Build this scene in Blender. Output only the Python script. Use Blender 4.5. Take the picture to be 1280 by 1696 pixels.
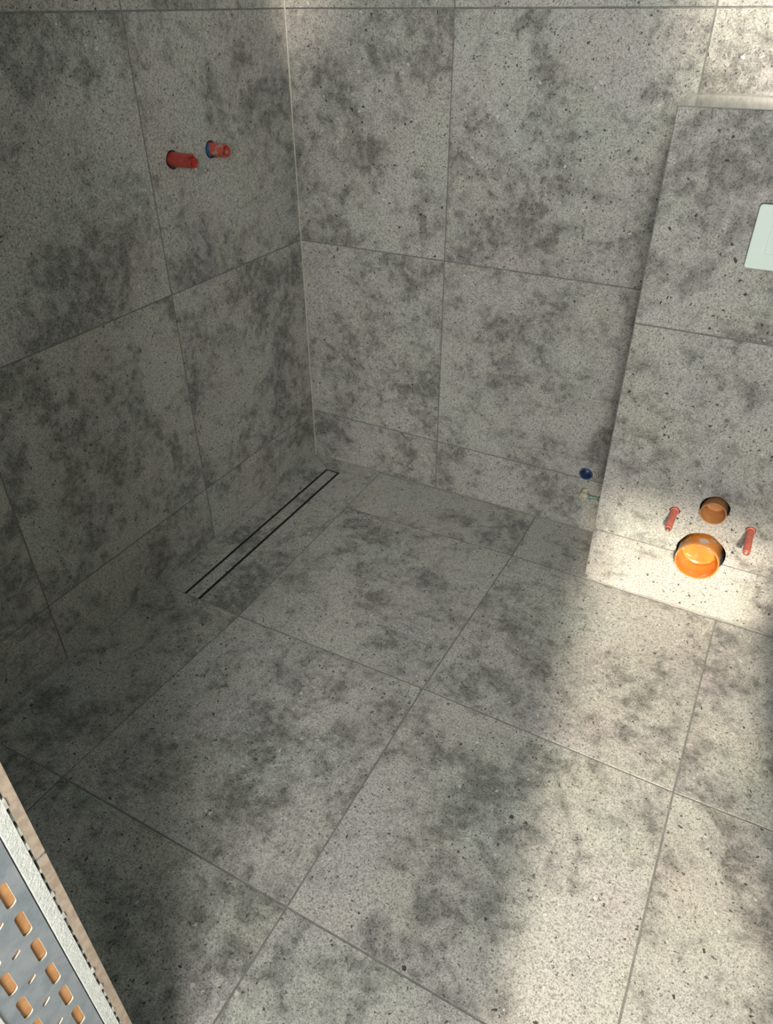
import bpy, bmesh, math, random
from mathutils import Vector, Matrix, noise as mnoise
random.seed(7)
S = bpy.context.scene
for o in list(bpy.data.objects): bpy.data.objects.remove(o)
COL = S.collection

# ------------------------------------------------------------------ camera
cd = bpy.data.cameras.new('camera'); cam = bpy.data.objects.new('camera', cd); COL.objects.link(cam)
r = Vector((0.88041032, 0.4741846, -0.00516085)); u = Vector((-0.26909735, 0.50853025, 0.81791418)); f = Vector((-0.39046675, 0.71871131, -0.5753171))
m = Matrix((r, u, -f)).transposed().to_4x4(); m.translation = Vector((1.37017, -1.964426, 1.402016))
cam.matrix_world = m
cd.sensor_fit = 'VERTICAL'; cd.sensor_height = 36.0; cd.lens = 1199.184 / 1696 * 36; cd.clip_start = 0.02
S.camera = cam
# ------------------------------------------------------------------ world, lights, exposure
w = bpy.data.worlds.new('world'); S.world = w; w.use_nodes = True
w.node_tree.nodes['Background'].inputs[0].default_value = (0.80, 0.92, 1.0, 1); w.node_tree.nodes['Background'].inputs[1].default_value = 0.35
S.view_settings.view_transform = 'Standard'; S.view_settings.look = 'None'; S.view_settings.exposure = 0.0; S.view_settings.gamma = 1
S.view_settings.use_curve_mapping = False

def light(name, kind, loc, target, energy, color, **kw):
    l = bpy.data.lights.new(name, kind); l.energy = energy; l.color = color
    for k, v in kw.items(): setattr(l, k, v)
    o = bpy.data.objects.new(name, l); COL.objects.link(o); o.location = loc
    o.rotation_euler = (Vector(target) - Vector(loc)).to_track_quat('-Z', 'Y').to_euler(); return o
SD = Vector((-0.14, 1.0, -0.50))
light('sun', 'SUN', (1.9, -3.5, 2.2), Vector((1.9, -3.5, 2.2)) + SD, 7.6, (1.0, 0.89, 0.72), angle=math.radians(2.6))
light('hall_fill_light', 'AREA', (1.80, -3.15, 1.75), (0.95, 0, 0.6), 82, (1.0, 0.985, 0.93), shape='RECTANGLE', size=0.8, size_y=1.1)  # added soft fill coming in from the hall
light('ambient_fill', 'AREA', (1.35, -0.9, 2.44), (1.35, -0.9, 0), 4.0, (0.70, 0.98, 1.0), shape='DISK', size=0.5)  # added ambient fill under the ceiling, no fixture
light('corner_glow_fill', 'SPOT', (0.34, -0.34, 2.45), (0.11, 0.0, 1.78), 130, (1.0, 0.86, 0.74), spot_size=math.radians(27), spot_blend=0.8, shadow_soft_size=0.03)  # added spot for the glow high in the corner, no fixture
light('shelf_glow_fill', 'SPOT', (1.55, -0.9, 2.45), (1.46, 0.0, 1.66), 290, (1.0, 0.90, 0.74), spot_size=math.radians(42), spot_blend=0.7, shadow_soft_size=0.03)  # added spot for the glow on the wall above the cistern box

# ------------------------------------------------------------------ material helpers
def newmat(name, color=(.5, .5, .5), rough=.6, metal=0, spec=.5):
    mt = bpy.data.materials.new(name); mt.use_nodes = True
    b = mt.node_tree.nodes['Principled BSDF']
    b.inputs['Base Color'].default_value = (*color, 1); b.inputs['Roughness'].default_value = rough
    b.inputs['Metallic'].default_value = metal; b.inputs['Specular IOR Level'].default_value = spec
    return mt
class N:
    def __init__(s, mt): s.t = mt.node_tree; s.b = s.t.nodes['Principled BSDF']
    def n(s, k, **kw):
        x = s.t.nodes.new(k)
        for a, v in kw.items(): setattr(x, a, v)
        return x
    def l(s, a, b): s.t.links.new(a, b)
    def val(s, inp, v):
        if isinstance(v, (int, float)): inp.default_value = v
        elif isinstance(v, tuple): inp.default_value = v if len(inp.default_value) == len(v) else (*v, 1)
        else: s.l(v, inp)
    def math(s, op, a, b=0.0, c=None):
        x = s.n('ShaderNodeMath', operation=op); s.val(x.inputs[0], a); s.val(x.inputs[1], b)
        if c is not None: s.val(x.inputs[2], c)
        return x.outputs[0]
    def vmath(s, op, a, b):
        x = s.n('ShaderNodeVectorMath', operation=op); s.val(x.inputs[0], a); s.val(x.inputs[1], b); return x.outputs[0]
    def noise(s, vec, scale, detail=2, rough=.5, dist=0):
        x = s.n('ShaderNodeTexNoise'); s.l(vec, x.inputs['Vector']); x.inputs['Scale'].default_value = scale
        x.inputs['Detail'].default_value = detail; x.inputs['Roughness'].default_value = rough; x.inputs['Distortion'].default_value = dist
        return x.outputs['Fac'], x.outputs['Color']
    def vor(s, vec, scale):
        x = s.n('ShaderNodeTexVoronoi'); s.l(vec, x.inputs['Vector']); x.inputs['Scale'].default_value = scale
        return x.outputs['Distance'], x.outputs['Color']
    def step(s, v, lo, hi):   # smoothstep
        x = s.n('ShaderNodeMapRange', interpolation_type='SMOOTHSTEP'); s.val(x.inputs['Value'], v)
        s.val(x.inputs['From Min'], lo); s.val(x.inputs['From Max'], hi); return x.outputs['Result']
    def mix(s, fac, a, b):
        x = s.n('ShaderNodeMix', data_type='RGBA'); s.val(x.inputs[0], fac); s.val(x.inputs[6], a); s.val(x.inputs[7], b); return x.outputs[2]
    def bump(s, h, strength, dist):
        x = s.n('ShaderNodeBump'); x.inputs['Strength'].default_value = strength; x.inputs['Distance'].default_value = dist
        s.l(h, x.inputs['Height']); s.l(x.outputs[0], s.b.inputs['Normal'])
    def coords(s):
        tc = s.n('ShaderNodeTexCoord'); oi = s.n('ShaderNodeObjectInfo')
        cx = s.n('ShaderNodeCombineXYZ')
        s.l(s.math('MULTIPLY', oi.outputs['Random'], 37.0), cx.inputs[0]); s.l(s.math('MULTIPLY', oi.outputs['Random'], 91.0), cx.inputs[1]); s.l(s.math('MULTIPLY', oi.outputs['Random'], 53.0), cx.inputs[2])
        return s.vmath('ADD', tc.outputs['Object'], cx.outputs[0])

def tile_material(name, k=1.0, patch=1.0, rough=.55):
    mt = newmat(name, rough=rough, spec=.35); q = N(mt); P = q.coords()
    c1, _ = q.noise(P, 3.6, 6, .64, .6); c2, _ = q.noise(P, 15, 6, .68, .5); c3, _ = q.noise(P, 1.7, 3, .5); c4, _ = q.noise(P, 45, 3, .6)
    mk = q.math('ADD', q.math('MULTIPLY', c1, .55), q.math('MULTIPLY', c2, .45))
    M = q.step(mk, .44, .59)
    Ms = q.step(q.math('ADD', q.math('MULTIPLY', mk, .72), q.math('MULTIPLY', c4, .28)), .45, .60)
    lightness = q.step(c3, .35, .65)
    g1, _ = q.noise(P, 320, 2, .75); g2, _ = q.noise(P, 165, 2, .7)
    base = q.mix(M, (.390 * k, .378 * k, .347 * k), (.290 * k, .281 * k, .258 * k))
    base = q.mix(q.math('MULTIPLY', lightness, .35), base, (.43 * k, .42 * k, .395 * k))
    _, hue = q.noise(P, 5, 2, .5); hs = q.n('ShaderNodeMix', data_type='RGBA'); hs.blend_type = 'SOFT_LIGHT'; hs.inputs[0].default_value = .10
    q.l(base, hs.inputs[6]); q.l(hue, hs.inputs[7]); base = hs.outputs[2]
    # fine sandy grain, both ways
    gg = q.math('ADD', q.math('MULTIPLY', q.math('SUBTRACT', g1, .5), 2.9), q.math('MULTIPLY', q.math('SUBTRACT', g2, .5), 1.6))
    gf = q.math('MAXIMUM', q.math('ADD', 1.0, gg), .25)
    vm = q.n('ShaderNodeVectorMath', operation='SCALE'); q.l(base, vm.inputs[0]); q.l(gf, vm.inputs['Scale']); base = vm.outputs[0]
    thr = q.math('SUBTRACT', .650, q.math('MULTIPLY', Ms, .150 * patch))
    grain = q.step(g1, q.math('SUBTRACT', thr, .02), q.math('ADD', thr, .02))
    thr2 = q.math('SUBTRACT', .680, q.math('MULTIPLY', Ms, .166 * patch))
    grain2 = q.step(g2, q.math('SUBTRACT', thr2, .012), q.math('ADD', thr2, .012))
    base = q.mix(q.math('MULTIPLY', grain, .65), base, (.075, .075, .070))
    base = q.mix(q.math('MULTIPLY', grain2, .66), base, (.055, .055, .052))
    # pits
    _, dc = q.noise(P, 90, 2, .6)
    vs = q.n('ShaderNodeVectorMath', operation='SCALE'); q.l(q.vmath('SUBTRACT', dc, (.5, .5, .5)), vs.inputs[0]); vs.inputs['Scale'].default_value = .016
    Pd = q.vmath('ADD', P, vs.outputs[0])
    def spots(scale, cut, rad, off):
        d, c = q.vor(q.vmath('ADD', Pd, (off, off * .7, off * .3)), scale)
        sp = q.n('ShaderNodeSeparateColor'); q.l(c, sp.inputs[0])
        on = q.math('GREATER_THAN', sp.outputs[0], cut)
        rr = q.math('MULTIPLY', q.math('ADD', sp.outputs[1], .35), rad)
        return q.math('MULTIPLY', q.math('LESS_THAN', d, rr), on)
    p1 = spots(120, .82, .26, 0); p2 = spots(60, .82, .16, 3.1); wf = spots(80, .955, .22, 7.7); p3 = spots(30, .93, .13, 5.5)
    pit = q.math('MAXIMUM', q.math('MAXIMUM', p1, p2), p3)
    base = q.mix(q.math('MULTIPLY', p1, .85), base, (.045, .045, .043))
    base = q.mix(q.math('MULTIPLY', p2, .93), base, (.030, .030, .029))
    base = q.mix(q.math('MULTIPLY', p3, .55), base, (.065, .065, .06))
    base = q.mix(q.math('MULTIPLY', wf, .7), base, (.62, .62, .60))
    q.l(base, q.b.inputs['Base Color'])
    h = q.math('SUBTRACT', q.math('MULTIPLY', g1, .5), q.math('MULTIPLY', pit, .6))
    q.bump(h, .35, .0008)
    return mt
TILE = tile_material('concrete_look_tile')
TILE_TOP = newmat('polished_ledge_tile', (.40, .39, .37), rough=.14, spec=.6)
q = N(TILE_TOP); a, _ = q.noise(q.coords(), 9, 4, .6); q.l(q.mix(a, (.30, .30, .29), (.46, .45, .43)), q.b.inputs['Base Color'])

def simple(name, c1, c2, scale=20, rough=.6, metal=0, bump=0, dist=.001, lo=.35, hi=.65, spec=.5):
    mt = newmat(name, c1, rough, metal, spec); q = N(mt); P = q.coords(); a, _ = q.noise(P, scale, 4, .6)
    q.l(q.mix(q.step(a, lo, hi), c1, c2), q.b.inputs['Base Color'])
    if bump: b, _ = q.noise(P, scale * 3, 3, .6); q.bump(b, bump, dist)
    return mt
GROUT = simple('grey_grout', (.145, .143, .135), (.20, .197, .185), 60, .9, bump=.3)
SEAL = simple('light_silicone', (.40, .39, .335), (.48, .47, .40), 40, .5)
SEALG = simple('grey_silicone', (.23, .225, .21), (.30, .295, .275), 40, .5)
PLASTER = simple('white_plasterboard_core', (.57, .59, .55), (.67, .68, .64), 110, .9, bump=.7, dist=.002)
PAINT = simple('white_paint', (.50, .50, .49), (.55, .55, .54), 5, .8)
BISQUE = simple('beige_tile_body', (.34, .265, .20), (.46, .37, .285), 70, .8, bump=.4)
DARK = simple('dark_void_shade', (.012, .014, .012), (.03, .032, .028), 50, .95)  # near-black that paints in the shade of open gaps
GLUE = simple('tile_adhesive', (.42, .41, .36), (.60, .59, .52), 90, .9, bump=.5)
ZINC = simple('galvanised_steel', (.26, .30, .335), (.37, .405, .43), 45, .42, metal=.35, bump=.15, lo=.3, hi=.7)
ORANGEWOOD = simple('orange_timber', (.46, .22, .085), (.56, .29, .12), 60, .7)
RIM = simple('lit_metal_rim', (.55, .54, .47), (.64, .63, .56), 60, .4)  # slot edges coloured paler than the zinc, as if lit
RED = simple('red_plastic', (.36, .042, .034), (.43, .066, .05), 60, .35)
PINK = simple('salmon_red_sleeve', (.52, .12, .085), (.60, .17, .125), 60, .45)
BLUE = simple('blue_plastic', (.025, .07, .16), (.05, .13, .26), 60, .3)
PURPLE = simple('dark_violet_plug', (.02, .02, .055), (.07, .055, .13), 120, .4)
STEEL = newmat('zinc_plated_steel', (.62, .60, .56), .25, 1)
BLACKGAP = newmat('black_channel_shade', (.008, .008, .008), .5)  # also stands in for shade inside the drain slots
GLASS = newmat('pale_green_white_plate', (.74, .84, .78), .12)
GLASSE = newmat('plate_edge', (.62, .66, .60), .25)
PLATE_SHADE = newmat('plate_edge_shade', (.03, .035, .03), .6)
def orange_mat():
    mt = newmat('orange_drain_pipe', rough=.28); q = N(mt); P = q.coords()
    a, _ = q.noise(P, 45, 4, .65, .3); b, _ = q.noise(P, 14, 3, .6)
    c = q.mix(q.step(b, .3, .7), (.55, .17, .028), (.68, .25, .05))
    mm = q.math('MULTIPLY', q.step(a, .56, .61), q.step(b, .46, .54))
    q.l(q.mix(mm, c, (.42, .40, .36)), q.b.inputs['Base Color'])
    q.l(q.math('MULTIPLY_ADD', mm, .5, .28), q.b.inputs['Roughness']); return mt
ORANGE = orange_mat()
BROWNO = simple('dusty_orange_brown_pipe', (.42, .19, .07), (.55, .26, .10), 30, .5)
def mix_mat(name, base, dirt, scale, lo, hi):
    return simple(name, base, dirt, scale, .4, lo=lo, hi=hi)
REDDIRTY = mix_mat('red_plastic_with_mortar', (.45, .08, .055), (.36, .28, .25), 55, .52, .62)
VALVE = mix_mat('chalky_brass', (.36, .35, .25), (.56, .56, .46), 90, .4, .6)
TEAL = mix_mat('teal_plastic', (.06, .16, .13), (.26, .34, .27), 110, .45, .6)

# ------------------------------------------------------------------ object helpers
def obj(name, bm, mats, parent=None, loc=None):
    me = bpy.data.meshes.new(name); bmesh.ops.recalc_face_normals(bm, faces=bm.faces); bm.to_mesh(me); bm.free()
    for mt in (mats if isinstance(mats, (list, tuple)) else [mats]): me.materials.append(mt)
    o = bpy.data.objects.new(name, me); COL.objects.link(o)
    if loc is not None: o.location = loc
    if parent is not None:
        o.parent = parent; pm = Matrix.Translation(parent.location)
        o.matrix_parent_inverse = Matrix.Translation(-parent_world(parent))
    return o
def parent_world(p):
    return Vector(p.location) + (Vector((0, 0, 0)))
def struct(name, bm, mats):
    o = obj(name, bm, mats); o['kind'] = 'structure'; return o
def thing(name, label, cat, loc, group=None):
    o = bpy.data.objects.new(name, None); COL.objects.link(o); o.location = loc; o.empty_display_size = .02
    o['label'] = label; o['category'] = cat
    if group: o['group'] = group
    return o
def box(bm, a, b, mi=0):
    v = [bm.verts.new((x, y, z)) for x in (a[0], b[0]) for y in (a[1], b[1]) for z in (a[2], b[2])]
    for q_ in ((0, 1, 3, 2), (4, 6, 7, 5), (0, 4, 5, 1), (2, 3, 7, 6), (0, 2, 6, 4), (1, 5, 7, 3)):
        fc = bm.faces.new([v[i] for i in q_]); fc.material_index = mi
    return bm
def bx(a, b): return box(bmesh.new(), a, b)
def smooth(o, ang=35):
    for p in o.data.polygons: p.use_smooth = True
    try: o.data.set_sharp_from_angle(angle=math.radians(ang))
    except Exception: pass
def inset(poly, d):
    n = len(poly); out = []
    area = sum(poly[i][0] * poly[(i + 1) % n][1] - poly[(i + 1) % n][0] * poly[i][1] for i in range(n))
    if area < 0: poly = poly[::-1]
    for i in range(n):
        p0, p1, p2 = Vector(poly[i - 1]), Vector(poly[i]), Vector(poly[(i + 1) % n])
        e1 = (p1 - p0).normalized(); e2 = (p2 - p1).normalized()
        n1 = Vector((-e1.y, e1.x)); n2 = Vector((-e2.y, e2.x))
        a1 = p0 + n1 * d; a2 = p1 + n2 * d; den = e1.x * e2.y - e1.y * e2.x
        if abs(den) < 1e-6: out.append(tuple(p1 + n1 * d)); continue
        t = ((a2.x - a1.x) * e2.y - (a2.y - a1.y) * e2.x) / den; out.append(tuple(a1 + e1 * t))
    return out
FRAMES = {
    'floor': lambda p, w: Vector((p[0], p[1], w)),
    'back': lambda p, w: Vector((p[0], -w, p[1])),
    'left': lambda p, w: Vector((w, p[0], p[1])),
    'right': lambda p, w: Vector((2.4 - w, p[0], p[1])),
    'boxfront': lambda p, w: Vector((p[0], -.2365 - w, p[1])),
    'boxtop': lambda p, w: Vector((p[0], p[1], 1.2316 + w)),
    'boxside': lambda p, w: Vector((1.098 - w, p[0], p[1])),
    'front': lambda p, w: Vector((p[0], -1.786 + w, p[1])),
}
GAP = .0020
def tile(frame, poly, parent, mats=TILE, th=.006, gap=GAP, name='tile', zoff=0):
    F = FRAMES[frame]; c = .0004
    p1 = inset(poly, gap); p2 = inset(poly, gap + c)
    n = len(p1); cx = sum(p[0] for p in p1) / n; cy = sum(p[1] for p in p1) / n
    o3 = F((cx, cy), zoff); bm = bmesh.new()
    rings = [[bm.verts.new(F(p, zz + zoff) - o3) for p in pp] for pp, zz in ((p1, -th), (p1, -c), (p2, 0))]
    for a, b in zip(rings, rings[1:]):
        for i in range(n): bm.faces.new((a[i], a[(i + 1) % n], b[(i + 1) % n], b[i]))
    bm.faces.new(rings[0]); bm.faces.new(rings[-1])
    o = obj(name, bm, mats, parent, o3)
    return o
def rects(frame, us, vs, parent, **kw):
    out = []
    for i in range(len(us) - 1):
        for j in range(len(vs) - 1):
            out.append(tile(frame, [(us[i], vs[j]), (us[i + 1], vs[j]), (us[i + 1], vs[j + 1]), (us[i], vs[j + 1])], parent, **kw))
    return out
def hole_cutter(center, axis, rad, depth, wob=0, seed=0, sx=1, sz=1):
    bm = bmesh.new(); n = 40; ax = Vector(axis)
    e1 = Vector((0, 0, 1)); e2 = ax.cross(e1)
    R = []
    for s in (-1, 1):
        ring = []
        for i in range(n):
            t = 2 * math.pi * i / n
            rr = rad * (1 + wob * mnoise.noise(Vector((math.cos(t) * 1.3 + seed, math.sin(t) * 1.3, seed))))
            ring.append(bm.verts.new(Vector(center) + ax * s * depth + e1 * math.cos(t) * rr * sz + e2 * math.sin(t) * rr * sx))
        R.append(ring)
    for i in range(n): bm.faces.new((R[0][i], R[0][(i + 1) % n], R[1][(i + 1) % n], R[1][i]))
    bm.faces.new(R[0]); bm.faces.new(R[1])
    return obj('hole_cutter', bm, DARK)
CUTS = []
def cut(targets, cutters):
    for t in targets:
        for i, c in enumerate(cutters):
            md = t.modifiers.new('hole%d' % i, 'BOOLEAN'); md.object = c; md.solver = 'EXACT'; md.operation = 'DIFFERENCE'
        CUTS.append((t, cutters))
def apply_cuts():
    bpy.context.view_layer.update(); dg = bpy.context.evaluated_depsgraph_get(); rem = set()
    res = [(t, bpy.data.meshes.new_from_object(t.evaluated_get(dg))) for t, _ in CUTS]
    for t, me in res: t.modifiers.clear(); t.data = me
    for _, cs in CUTS: rem.update(cs)
    for c in rem: bpy.data.objects.remove(c)
def lathe(prof, axis, n=32, cap=False):
    """prof: (r, t) pairs, turned about axis through the origin"""
    bm = bmesh.new(); ax = Vector(axis).normalized(); e1 = ax.orthogonal().normalized(); e2 = ax.cross(e1); rings = []
    for rr, t in prof:
        if rr <= 1e-6: rings.append([bm.verts.new(ax * t)]); continue
        rings.append([bm.verts.new(ax * t + e1 * rr * math.cos(2 * math.pi * i / n) + e2 * rr * math.sin(2 * math.pi * i / n)) for i in range(n)])
    for a, b in zip(rings, rings[1:]):
        for i in range(n):
            j = (i + 1) % n
            if len(a) == 1 and len(b) == 1: continue
            if len(a) == 1: bm.faces.new((a[0], b[i], b[j]))
            elif len(b) == 1: bm.faces.new((a[i], a[j], b[0]))
            else: bm.faces.new((a[i], a[j], b[j], b[i]))
    return bm
def part(name, bm, mt, parent, off=(0, 0, 0), ang=35):
    o = obj(name, bm, mt, parent, Vector(parent.location) + Vector(off)); smooth(o, ang); return o

# ------------------------------------------------------------------ the setting
REC = .0008           # grout sits this far below the tile faces
floor = struct('floor', bx((-.12, -3.6, -.12), (2.6, .12, -REC)), GROUT)
wb = struct('wall_back', bx((-.12, REC, 0), (2.52, .12, 2.5)), GROUT)
wl = struct('wall_left', bx((-.12, -1.80, 0), (-REC, REC, 2.5)), GROUT)
wr = struct('wall_right', bx((2.4 + REC, -1.9, 0), (2.52, REC, 2.5)), GROUT)
ceil = struct('ceiling', bx((-.4, -3.6, 2.5), (3.2, .12, 2.6)), PAINT)
wx = struct('wall_cistern_box', box(bmesh.new(), (1.098 + REC, -.2365 + REC, -.001), (2.4 + REC, REC * .5, 1.2316 - REC)), GROUT)

ZR = [0.0, .1866, .7866, 1.3905, 1.99, 2.5]
xb = [0, .4998, 1.1005, 1.70, 2.30, 2.40]
back_tiles = rects('back', xb, ZR, wb)
yl = [0, -.5972, -1.1936, -1.786]
left_tiles = rects('left', yl, ZR, wl)
rects('right', [-1.786, -1.2, -.6, 0], ZR, wr)
XB1 = 1.098
xt = [XB1, 1.698, 2.298, 2.4]
bf_tiles = rects('boxfront', xt, [0, .1800, .7820, 1.2316], wx)
rects('boxtop', xt, [-.2365, 0], wx, mats=TILE_TOP)
rects('boxside', [-.2365, 0], [0, .18, .782, 1.2316], wx)

# floor tiles: joint crossings as laid
A = [(.2794, -.004), (.2835, -.2522), (.2922, -.8516), (.2674, -1.4498), (.2690, -2.05)]
B = [(.8695, -.002), (.8733, -.2371), (.8618, -.8449), (.8690, -1.4477), (.8720, -2.05)]
C_ = [(1.470, -.002), (1.470, -.2447), (1.4680, -.8511), (1.4700, -1.4500), (1.4705, -2.05)]
D_ = [(2.07, 0), (2.07, -.2390), (2.07, -.8410), (2.07, -1.4520), (2.07, -2.05)]
E_ = [(2.40, 0), (2.40, -.2390), (2.40, -.8410), (2.40, -1.4520), (2.40, -2.05)]
def quad(P, Q, i): return [P[i], Q[i], Q[i + 1], P[i + 1]]
for P, Q in ((A, B), (B, C_), (C_, D_), (D_, E_)):
    for i in range(4): tile('floor', quad(P, Q, i), floor)
dx0, dx1, dy0, dy1 = .0922, .1500, -.0735, -.8482      # drain opening
tile('floor', [(.002, 0), (.2775, 0), (.2790, -.0135), (dx1, dy0), (dx0, dy0)], floor, gap=.0008)
tile('floor', [(0, 0), (dx0, dy0), (dx0, dy1), (0, dy1 - .002)], floor, gap=.0006)
tile('floor', [(dx1, dy0), (.2794, -.0135), (.2835, -.2522), (dx1, -.2620)], floor, gap=.0009)
tile('floor', [(dx1, -.2620), (.2835, -.2522), (.2922, -.8516), (dx1, dy1)], floor, gap=.0009)
tile('floor', [(0, dy1 - .002), (dx1, dy1), (.2922, -.8516), (.2674, -1.4498), (0, -1.4556)], floor, gap=.0009)
tile('floor', [(0, -1.4556), (.2674, -1.4498), (.2690, -2.05), (0, -2.05)], floor)
for k in range(4):
    for j in range(2):
        tile('floor', [(.27 + .6 * k - .6, -2.05 - .6 * (j + 1)), (.27 + .6 * k, -2.05 - .6 * (j + 1)), (.27 + .6 * k, -2.05 - .6 * j), (.27 + .6 * k - .6, -2.05 - .6 * j)], floor)

# sealant beads
def bead(name, pts, rad, mt):
    bm = bmesh.new()
    a, b = Vector(pts[0]), Vector(pts[1]); ax = (b - a).normalized(); e1 = ax.orthogonal().normalized(); e2 = ax.cross(e1); n = 8
    R = [[bm.verts.new(p + e1 * rad * math.cos(2 * math.pi * i / n) + e2 * rad * math.sin(2 * math.pi * i / n)) for i in range(n)] for p in (a, b)]
    for i in range(n): bm.faces.new((R[0][i], R[0][(i + 1) % n], R[1][(i + 1) % n], R[1][i]))
    bm.faces.new(R[0]); bm.faces.new(R[1])
    return struct(name, bm, mt)
bead('trim_1', ((.0006, -.0006, 0), (.0006, -.0006, 2.49)), .0024, SEAL)
bead('trim_2', ((0, -.0004, .0002), (1.098, -.0004, .0002)), .0020, SEALG)
bead('trim_3', ((.0004, 0, .0002), (.0004, -1.78, .0002)), .0018, SEALG)
bead('trim_4', ((1.098, -.2372, .0002), (2.4, -.2372, .0002)), .0024, SEALG)
bead('trim_5', ((1.098, -.0006, 1.2318), (2.4, -.0006, 1.2318)), .0028, GROUT)

# front wall with the doorway the picture is taken from: unfinished end of the partition on the left
YF = -1.786
bm = bmesh.new()
box(bm, (-.12, -1.812, 0), (.90, -1.7995, 2.5)); box(bm, (.90, -1.812, 2.1), (1.80, -1.7995, 2.5)); box(bm, (1.80, -1.812, 0), (2.52, -1.7995, 2.5))
wf = struct('wall_front', bm, PLASTER)
bm = bmesh.new(); box(bm, (-.12, -1.8995, 0), (.90, -1.887, 2.5)); box(bm, (.90, -1.8995, 2.1), (1.80, -1.887, 2.5)); box(bm, (1.80, -1.8995, 0), (2.52, -1.887, 2.5))
obj('outer_plasterboard', bm, PLASTER, wf)
FT = []
zf = [0, .138, .738, 1.338, 1.94, 2.5]
for xs in ([0, .301, .9013],):
    for i in range(2):
        for j in range(5):
            t = tile('front', [(xs[i], zf[j]), (xs[i + 1], zf[j]), (xs[i + 1], zf[j + 1]), (xs[i], zf[j + 1])], wf, th=.0105, mats=[TILE, BISQUE])
            for p in t.data.polygons:
                if abs(p.normal.x) > .9: p.material_index = 1
rects('front', [1.799, 2.4], zf, wf, th=.0105)
rects('front', [.9013, 1.799], [2.1, 2.5], wf, th=.0105)
# adhesive behind the tiles
obj('gap_shade_strip', bx((0, -1.7994, 0), (.8945, -1.7966, 2.5)), DARK, wf)  # near-black strip painting the shade between the adhesive ridges
bm = bmesh.new(); z = .02
while z < 2.3:
    hgt = random.uniform(.004, .010) if z < .74 else random.uniform(.008, .014)
    xo = random.uniform(-.003, .0006)
    b0 = (.885, -1.7993, z); b1 = (.9004 + xo, -1.7966, z + hgt)
    box(bm, b0, b1); z += random.uniform(.0175, .0235)
o = obj('adhesive', bm, GLUE, wf); o['kind'] = 'stuff'
# steel stud with slots
bm = bmesh.new(); box(bm, (.8962, -1.8862, 0), (.8978, -1.8138, 2.5))
stud = obj('metal_stud', bm, [ZINC, RIM], wf)
def slot_cutter(yc, zc, wy, hz, rad, tilt=0):
    bm = bmesh.new(); R = []
    pts = []
    for cx, cz, a0 in ((wy / 2 - rad, hz / 2 - rad, 0), (-wy / 2 + rad, hz / 2 - rad, 90), (-wy / 2 + rad, -hz / 2 + rad, 180), (wy / 2 - rad, -hz / 2 + rad, 270)):
        for k in range(5):
            a = math.radians(a0 + k * 22.5); pts.append((cx + rad * math.cos(a), cz + rad * math.sin(a)))
    ct, st = math.cos(tilt), math.sin(tilt)
    for x in (.88, .91): R.append([bm.verts.new((x, yc + a * ct - b * st, zc + a * st + b * ct)) for a, b in pts])
    n = len(pts)
    for i in range(n):
        fc = bm.faces.new((R[0][i], R[0][(i + 1) % n], R[1][(i + 1) % n], R[1][i])); fc.material_index = 1
    bm.faces.new(R[0]); bm.faces.new(R[1])
    return bm
allbm = bmesh.new()
def merge(dst, src):
    me = bpy.data.meshes.new('t'); src.to_mesh(me); src.free(); dst.from_mesh(me); bpy.data.meshes.remove(me)
for k in range(-8, 22):
    zc = .6267 + .0526 * k
    merge(allbm, slot_cutter(-1.8312, zc, .0102, .0375, .0042)); merge(allbm, slot_cutter(-1.8668, zc, .0102, .0375, .0042))
    merge(allbm, slot_cutter(-1.849, zc + .0255, .0100, .0058, .0028, .45))
cut([stud], [obj('slot_cutter', allbm, [RIM, RIM])])
bm = bmesh.new(); box(bm, (.8925, -1.8860, .0), (.8951, -1.8140, 2.5)); obj('timber_insert', bm, ORANGEWOOD, wf)
bm = bmesh.new(); box(bm, (.80, -1.8869, 0), (.8985, -1.8862, 2.5)); obj('stud_flange', bm, ZINC, wf)
obj('joint_shade_strip', bx((.80, -1.8140, 0), (.8925, -1.8121, 2.5)), DARK, wf)  # dark strip painting the shade between plasterboard and stud

# hall side: unseen wall with a window added to shape the sun strip
bm = bmesh.new(); WX0, WX1, WZ0, WZ1 = 1.53, 2.75, .35, 1.99
box(bm, (-.4, -3.6, 0), (WX0, -3.48, 2.5)); box(bm, (WX1, -3.6, 0), (3.2, -3.48, 2.5)); box(bm, (WX0, -3.6, 0), (WX1, -3.48, WZ0)); box(bm, (WX0, -3.6, WZ1), (WX1, -3.48, 2.5))
struct('sun_mask_wall', bm, PAINT)
bm = bmesh.new()
for a, b in (((WX0, WZ0), (WX0 + .05, WZ1)), ((WX1 - .05, WZ0), (WX1, WZ1)), ((WX0, WZ0), (WX1, WZ0 + .05)), ((WX0, WZ1 - .05), (WX1, WZ1))):
    box(bm, (a[0], -3.57, a[1]), (b[0], -3.51, b[1]))
struct('sun_mask_window_1', bm, PAINT)  # unseen frame, added with the wall to trim the sun beam
dl = struct('shadow_door_1', bx((1.925, -2.82, .01), (1.965, -1.905, 2.08)), PAINT)  # unseen door leaf added to shade the right side of the strip
hb = lathe([(0, -.002), (.026, 0), (.026, .008), (.010, .010), (.010, .072), (0, .074)], (-1, 0, 0), 24)
obj('shadow_handle', hb, STEEL, dl, Vector((1.925, -2.76, 0.95)))  # unseen handle added to drop a soft shadow on the floor
obj('shadow_lever', bx((-.011, 0, -.018), (.011, .13, .018)), STEEL, dl, Vector((1.858, -2.77, 0.95)))  # unseen, added to the same shadow caster

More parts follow.
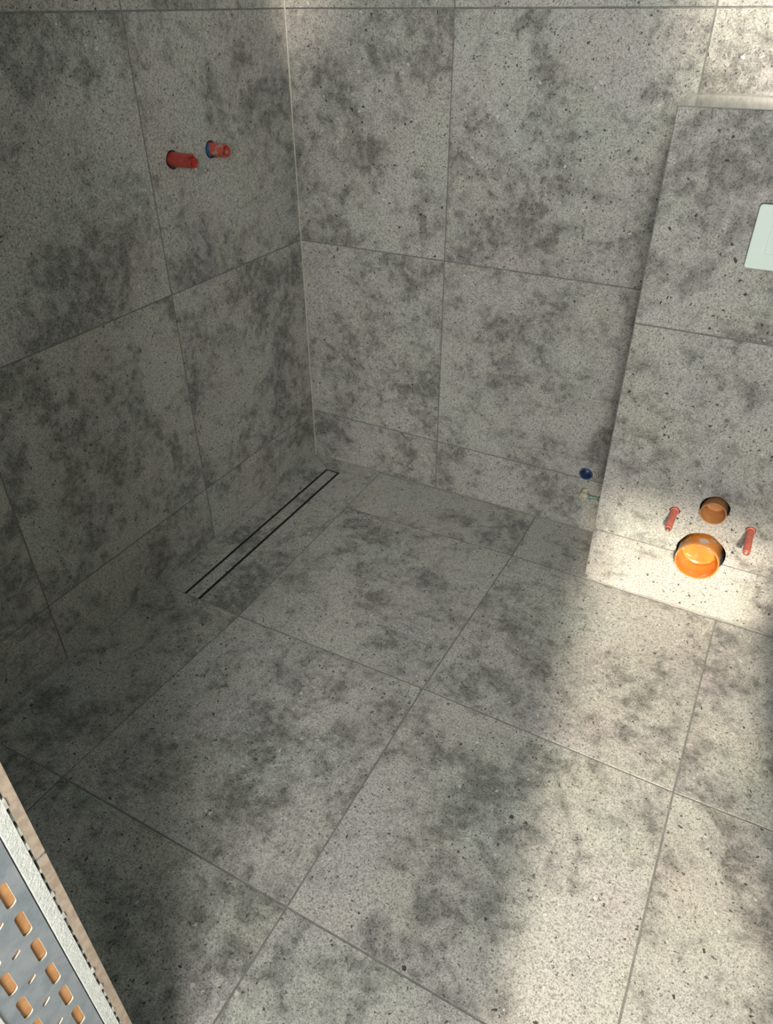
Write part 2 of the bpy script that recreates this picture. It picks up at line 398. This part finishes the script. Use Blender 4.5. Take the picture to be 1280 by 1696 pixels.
# ------------------------------------------------------------------ holes
def pick(tiles, pt, axes):   # tiles whose box covers a disc around pt
    out = []
    for t in tiles:
        bb = [t.location + Vector(c) for c in t.bound_box]
        if all(min(b[a] for b in bb) - .07 < pt[a] < max(b[a] for b in bb) + .07 for a in axes): out.append(t)
    return out
YB = -.2365
hb1 = hole_cutter((1.382, YB, .1995), (0, 1, 0), .0605, .09, .10, 2.2)
hb2 = hole_cutter((1.384, YB, .3430), (0, 1, 0), .0352, .09, .06, 5.1)
hb3 = hole_cutter((1.2930, YB, .3060), (0, 1, 0), .0130, .05, .06, 1.0)
hb4 = hole_cutter((1.4790, YB, .3055), (0, 1, 0), .0125, .05, .06, 3.0)
cut([wx] + [t for t in bf_tiles if t.location.x < 1.65], [hb1, hb2, hb3, hb4])
hl1 = hole_cutter((0, -.5165, 1.0935), (1, 0, 0), .0220, .06, .05, 1.4)
hl2 = hole_cutter((0, -.3725, 1.0970), (1, 0, 0), .0210, .06, .05, 2.4)
cut([wl] + [t for t in left_tiles if t.location.y > -.5 and .8 < t.location.z < 1.3], [hl1, hl2])
hk1 = hole_cutter((1.0065, 0, .2055), (0, 1, 0), .0205, .06, .05, 1.4)
hk2 = hole_cutter((1.0131, 0, .1352), (0, 1, 0), .0135, .06, .10, 3.4)
cut([wb] + [t for t in back_tiles if .5 < t.location.x < 1.1 and t.location.z < .6], [hk1, hk2])
# drain channel recess
dc = obj('channel_cutter', bx((dx0 - .0002, dy1 - .0002, -.03), (dx1 + .0002, dy0 + .0002, .01)), DARK)
cut([floor], [dc])
apply_cuts()

# ------------------------------------------------------------------ linear drain
dr = thing('shower_drain', 'long narrow tiled linear shower drain with black slots in the floor corner', 'drain', ((dx0 + dx1) / 2, (dy0 + dy1) / 2, -.02))
bm = bmesh.new(); x0, x1, y1, y0 = dx0, dx1, dy0, dy1
box(bm, (x0, y0, -.029), (x1, y1, -.026)); box(bm, (x0, y0, -.026), (x0 + .0010, y1, -.0006)); box(bm, (x1 - .0010, y0, -.026), (x1, y1, -.0006)); box(bm, (x0, y1 - .001, -.026), (x1, y1, -.0006))
o = obj('channel', bm, BLACKGAP, dr)
sl = .0080
t = tile('floor', [(x0 + sl, y0), (x1 - sl, y0), (x1 - sl, y1 - .0062), (x0 + sl, y1 - .0062)], dr, mats=[TILE, BLACKGAP], gap=.0001, th=.010, name='tile_insert')
for p in t.data.polygons:
    if abs(p.normal.z) < .2: p.material_index = 1  # insert sides blackened so the slots read as deep shade
bm = bmesh.new(); box(bm, (x0 + .001, y0, -.010), (x0 + sl, y1 - .001, -.0022)); box(bm, (x1 - sl, y0, -.010), (x1 - .001, y1 - .001, -.0022)); box(bm, (x0 + sl, y1 - .0062, -.010), (x1 - sl, y1 - .001, -.0022))
obj('slot_shade_fill', bm, BLACKGAP, dr)  # black fill painting the shade down in the slots
obj('insert_tray', bx((x0 + sl + .001, y0 + .002, -.026), (x1 - sl - .001, y1 - .006, -.011)), BLACKGAP, dr)

# ------------------------------------------------------------------ flush plate
def rrect(w, h, rad, k=6):
    pts = []
    for cx, cz, a0 in ((w / 2 - rad, h / 2 - rad, 0), (-w / 2 + rad, h / 2 - rad, 90), (-w / 2 + rad, -h / 2 + rad, 180), (w / 2 - rad, -h / 2 + rad, 270)):
        for i in range(k): a = math.radians(a0 + i * 90 / (k - 1)); pts.append((cx + rad * math.cos(a), cz + rad * math.sin(a)))
    return pts
def plate(w, h, rad, y0, y1, bev=.001):
    bm = bmesh.new(); R = []
    for pts, y in ((rrect(w, h, rad), y0), (rrect(w, h, rad), y1 + bev), (rrect(w - 2 * bev, h - 2 * bev, rad - bev), y1)):
        R.append([bm.verts.new((a, y, b)) for a, b in pts])
    n = len(R[0])
    for a, b in zip(R, R[1:]):
        for i in range(n): bm.faces.new((a[i], a[(i + 1) % n], b[(i + 1) % n], b[i]))
    bm.faces.new(R[0]); bm.faces.new(R[-1]); return bm
FW, FH = .182, .1265
fp = thing('flush_plate', 'pale greenish white rectangular toilet flush plate on the tiled cistern box', 'flush plate', (1.2975 + FW / 2, YB, 1.0040))
obj('shade_border', plate(FW + .0022, FH + .0022, .0065, .0003, -.0040), PLATE_SHADE, fp, fp.location)  # dark border painting the shadow around the plate
o = obj('plate', plate(FW, FH, .006, -.0045, -.0105, .0012), [GLASS], fp, fp.location)
obj('button', plate(.050, .060, .003, -.0100, -.0118, .0006), GLASS, fp, fp.location + Vector((-.0345, 0, .030 - .030)))
obj('button', plate(.050, .060, .003, -.0100, -.0118, .0006), GLASS, fp, fp.location + Vector((.0345, 0, 0)))

# ------------------------------------------------------------------ pipes on the cistern box
big = thing('waste_pipe', 'large bright orange capped waste pipe socket low on the cistern box', 'pipe', (1.3795, YB, .1990))
part('socket', lathe([(.0485, .07), (.0530, .05), (.0530, -.030), (.0545, -.034), (.0548, -.045), (.0535, -.0465), (.0510, -.0455), (.0500, -.030), (.0495, -.006), (.0460, .000), (.0455, .010)], (0, 1, 0), 48), ORANGE, big)
part('cap', lathe([(.0456, .004), (.0456, .012), (.040, .016), (.0385, .012), (.020, .010), (0, .010)], (0, 1, 0), 48), ORANGE, big)
sm = thing('flush_pipe', 'small dull orange-brown flush pipe opening above the large orange pipe', 'pipe', (1.3835, YB, .3425))
part('socket', lathe([(.028, .06), (.0300, .04), (.0300, -.018), (.0312, -.020), (.0314, -.027), (.0300, -.028), (.0285, -.027), (.0275, -.006), (.0255, -.002), (.0250, .03), (0, .032)], (0, 1, 0), 40), BROWNO, sm)
def bolt(x, z, L, label, tip):
    t = thing('mounting_bolt', label, 'bolt', (x, YB, z), 'toilet mounting bolts in red sleeves')
    part('sleeve', lathe([(.0088, .045), (.0088, -L + .004), (.0080, -L + .001), (.0066, -L), (.0058, -L + .001), (.0058, -L + .01)], (0, 1, 0), 24), PINK, t)
    part('rod', lathe([(.0055, -.06), (.0055, -L + .0005 - tip), (.0040, -L - .001 - tip), (0, -L - .001 - tip)], (0, 1, 0), 16), STEEL, t)
    part('collar', lathe([(.0088, .030), (.0112, .030), (.0112, -.0035), (.0088, -.0045)], (0, 1, 0), 24), PINK, t)
bolt(1.2930, .3060, .092, 'red sleeved bolt left of the small brown pipe, bare metal showing at its end', .006)
bolt(1.4790, .3055, .104, 'red sleeved bolt right of the two orange pipes, nearest the picture edge', -.003)

# ------------------------------------------------------------------ red fittings on the left wall
def castle(r0, r1, L, notches, depth):
    """open tube along +x with a notched rim"""
    bm = bmesh.new(); n = 36; rg = {}
    def ring(rr, xs): return [bm.verts.new((xs[i], rr * math.cos(2 * math.pi * i / n), rr * math.sin(2 * math.pi * i / n))) for i in range(n)]
    xs = [L - (depth * random.uniform(.6, 1) if any(a <= i < b for a, b in notches) else random.uniform(0, .0008)) for i in range(n)]
    R = [ring(r0, [-.006] * n), ring(r0, [L - depth * 1.3] * n), ring(r0, xs), ring(r1, xs), ring(r1, [L - depth * 1.3] * n), ring(r1, [.012] * n)]
    for a, b in zip(R, R[1:]):
        for i in range(n): bm.faces.new((a[i], a[(i + 1) % n], b[(i + 1) % n], b[i]))
    return bm
s1 = thing('pipe_stub', 'long red plastic pipe plug with a notched rim, left one on the shower wall', 'pipe stub', (0, -.5134, 1.094), 'red pipe stubs on the shower wall')
part('feed_pipe', lathe([(.0095, -.058), (.0095, .014), (0, .016)], (1, 0, 0), 20), BLACKGAP, s1)
part('sleeve', castle(.0165, .0132, .064, ((2, 8), (14, 17), (24, 29)), .009), RED, s1)
part('plug', lathe([(.0133, .030), (.0133, .048), (.006, .050), (0, .050)], (1, 0, 0), 24), RED, s1)
part('rim_shard', lathe([(0, 0), (.0022, .002), (.0018, .006), (0, .009)], (.6, -.3, -.4), 8), VALVE, s1, (.062, .004, -.0150))
s2 = thing('pipe_stub', 'short red pipe plug smeared grey with blue at its base, nearer the corner', 'pipe stub', (0, -.3703, 1.097), 'red pipe stubs on the shower wall')
part('feed_pipe', lathe([(.0095, -.058), (.0095, .014), (0, .016)], (1, 0, 0), 20), BLACKGAP, s2)
part('sleeve', castle(.0160, .0130, .050, ((5, 9), (20, 24)), .006), REDDIRTY, s2)
part('plug', lathe([(.0131, .020), (.0131, .034), (.006, .036), (0, .036)], (1, 0, 0), 24), RED, s2)
part('collar', lathe([(.0160, -.01), (.0172, -.008), (.0172, .004), (.0162, .007)], (1, 0, 0), 24), BLUE, s2, (0, -.0016, -.0022))

# ------------------------------------------------------------------ fittings low on the back wall
bf = thing('water_outlet', 'round dark blue water outlet sunk in the back wall beside the cistern box', 'water outlet', (1.0065, 0, .2055))
part('rim', lathe([(.0192, .05), (.0192, -.0035), (.0180, -.0050), (.0158, -.0045), (.0150, .004), (.0145, .03)], (0, 1, 0), 32), BLUE, bf)
part('plug', lathe([(.0146, .028), (.0146, .014), (.0105, .012), (.0105, .004), (.0070, .002), (.0066, .008), (0, .008)], (0, 1, 0), 6), PURPLE, bf, ang=20)
vl = thing('angle_valve', 'small chalky cream valve with a teal arm below the blue outlet', 'valve', (1.0131, 0, .1352))
def lump(rad, sx, sy, sz, amp, seed):
    bm = bmesh.new(); bmesh.ops.create_icosphere(bm, subdivisions=3, radius=rad)
    for v in bm.verts:
        k = 1 + amp * mnoise.noise(v.co * (1.4 / rad) + Vector((seed, 0, 0))); v.co = Vector((v.co.x * sx * k, v.co.y * sy * k, v.co.z * sz * k))
    return bm
part('body', lathe([(.0110, .02), (.0115, -.006), (.0128, -.008), (.0132, -.018), (.0118, -.021), (.0070, -.022), (.0062, -.016), (0, -.016)], (0, 1, 0), 24), VALVE, vl)
part('mortar_lump', lump(.0065, 1.5, .9, .9, .5, 3), VALVE, vl, (.001, -.008, .0155))
part('mortar_lump', lump(.0048, .9, 1, 1.2, .6, 8), VALVE, vl, (-.001, -.020, -.0125))
part('rust_ring', lathe([(.0120, -.001), (.0142, -.001), (.0142, -.004), (.0120, -.0045)], (0, 1, 0), 24), BROWNO, vl, (0, 0, -.0012))
part('arm', lathe([(.0, 0), (.0068, .001), (.0072, .012), (.0052, .016), (.0052, .034), (.0076, .037), (.0080, .050), (.0060, .054), (.0060, .074), (0, .075)], (1, 0, .06), 20), TEAL, vl, (.0095, -.013, -.001))
bpy.context.view_layer.update()
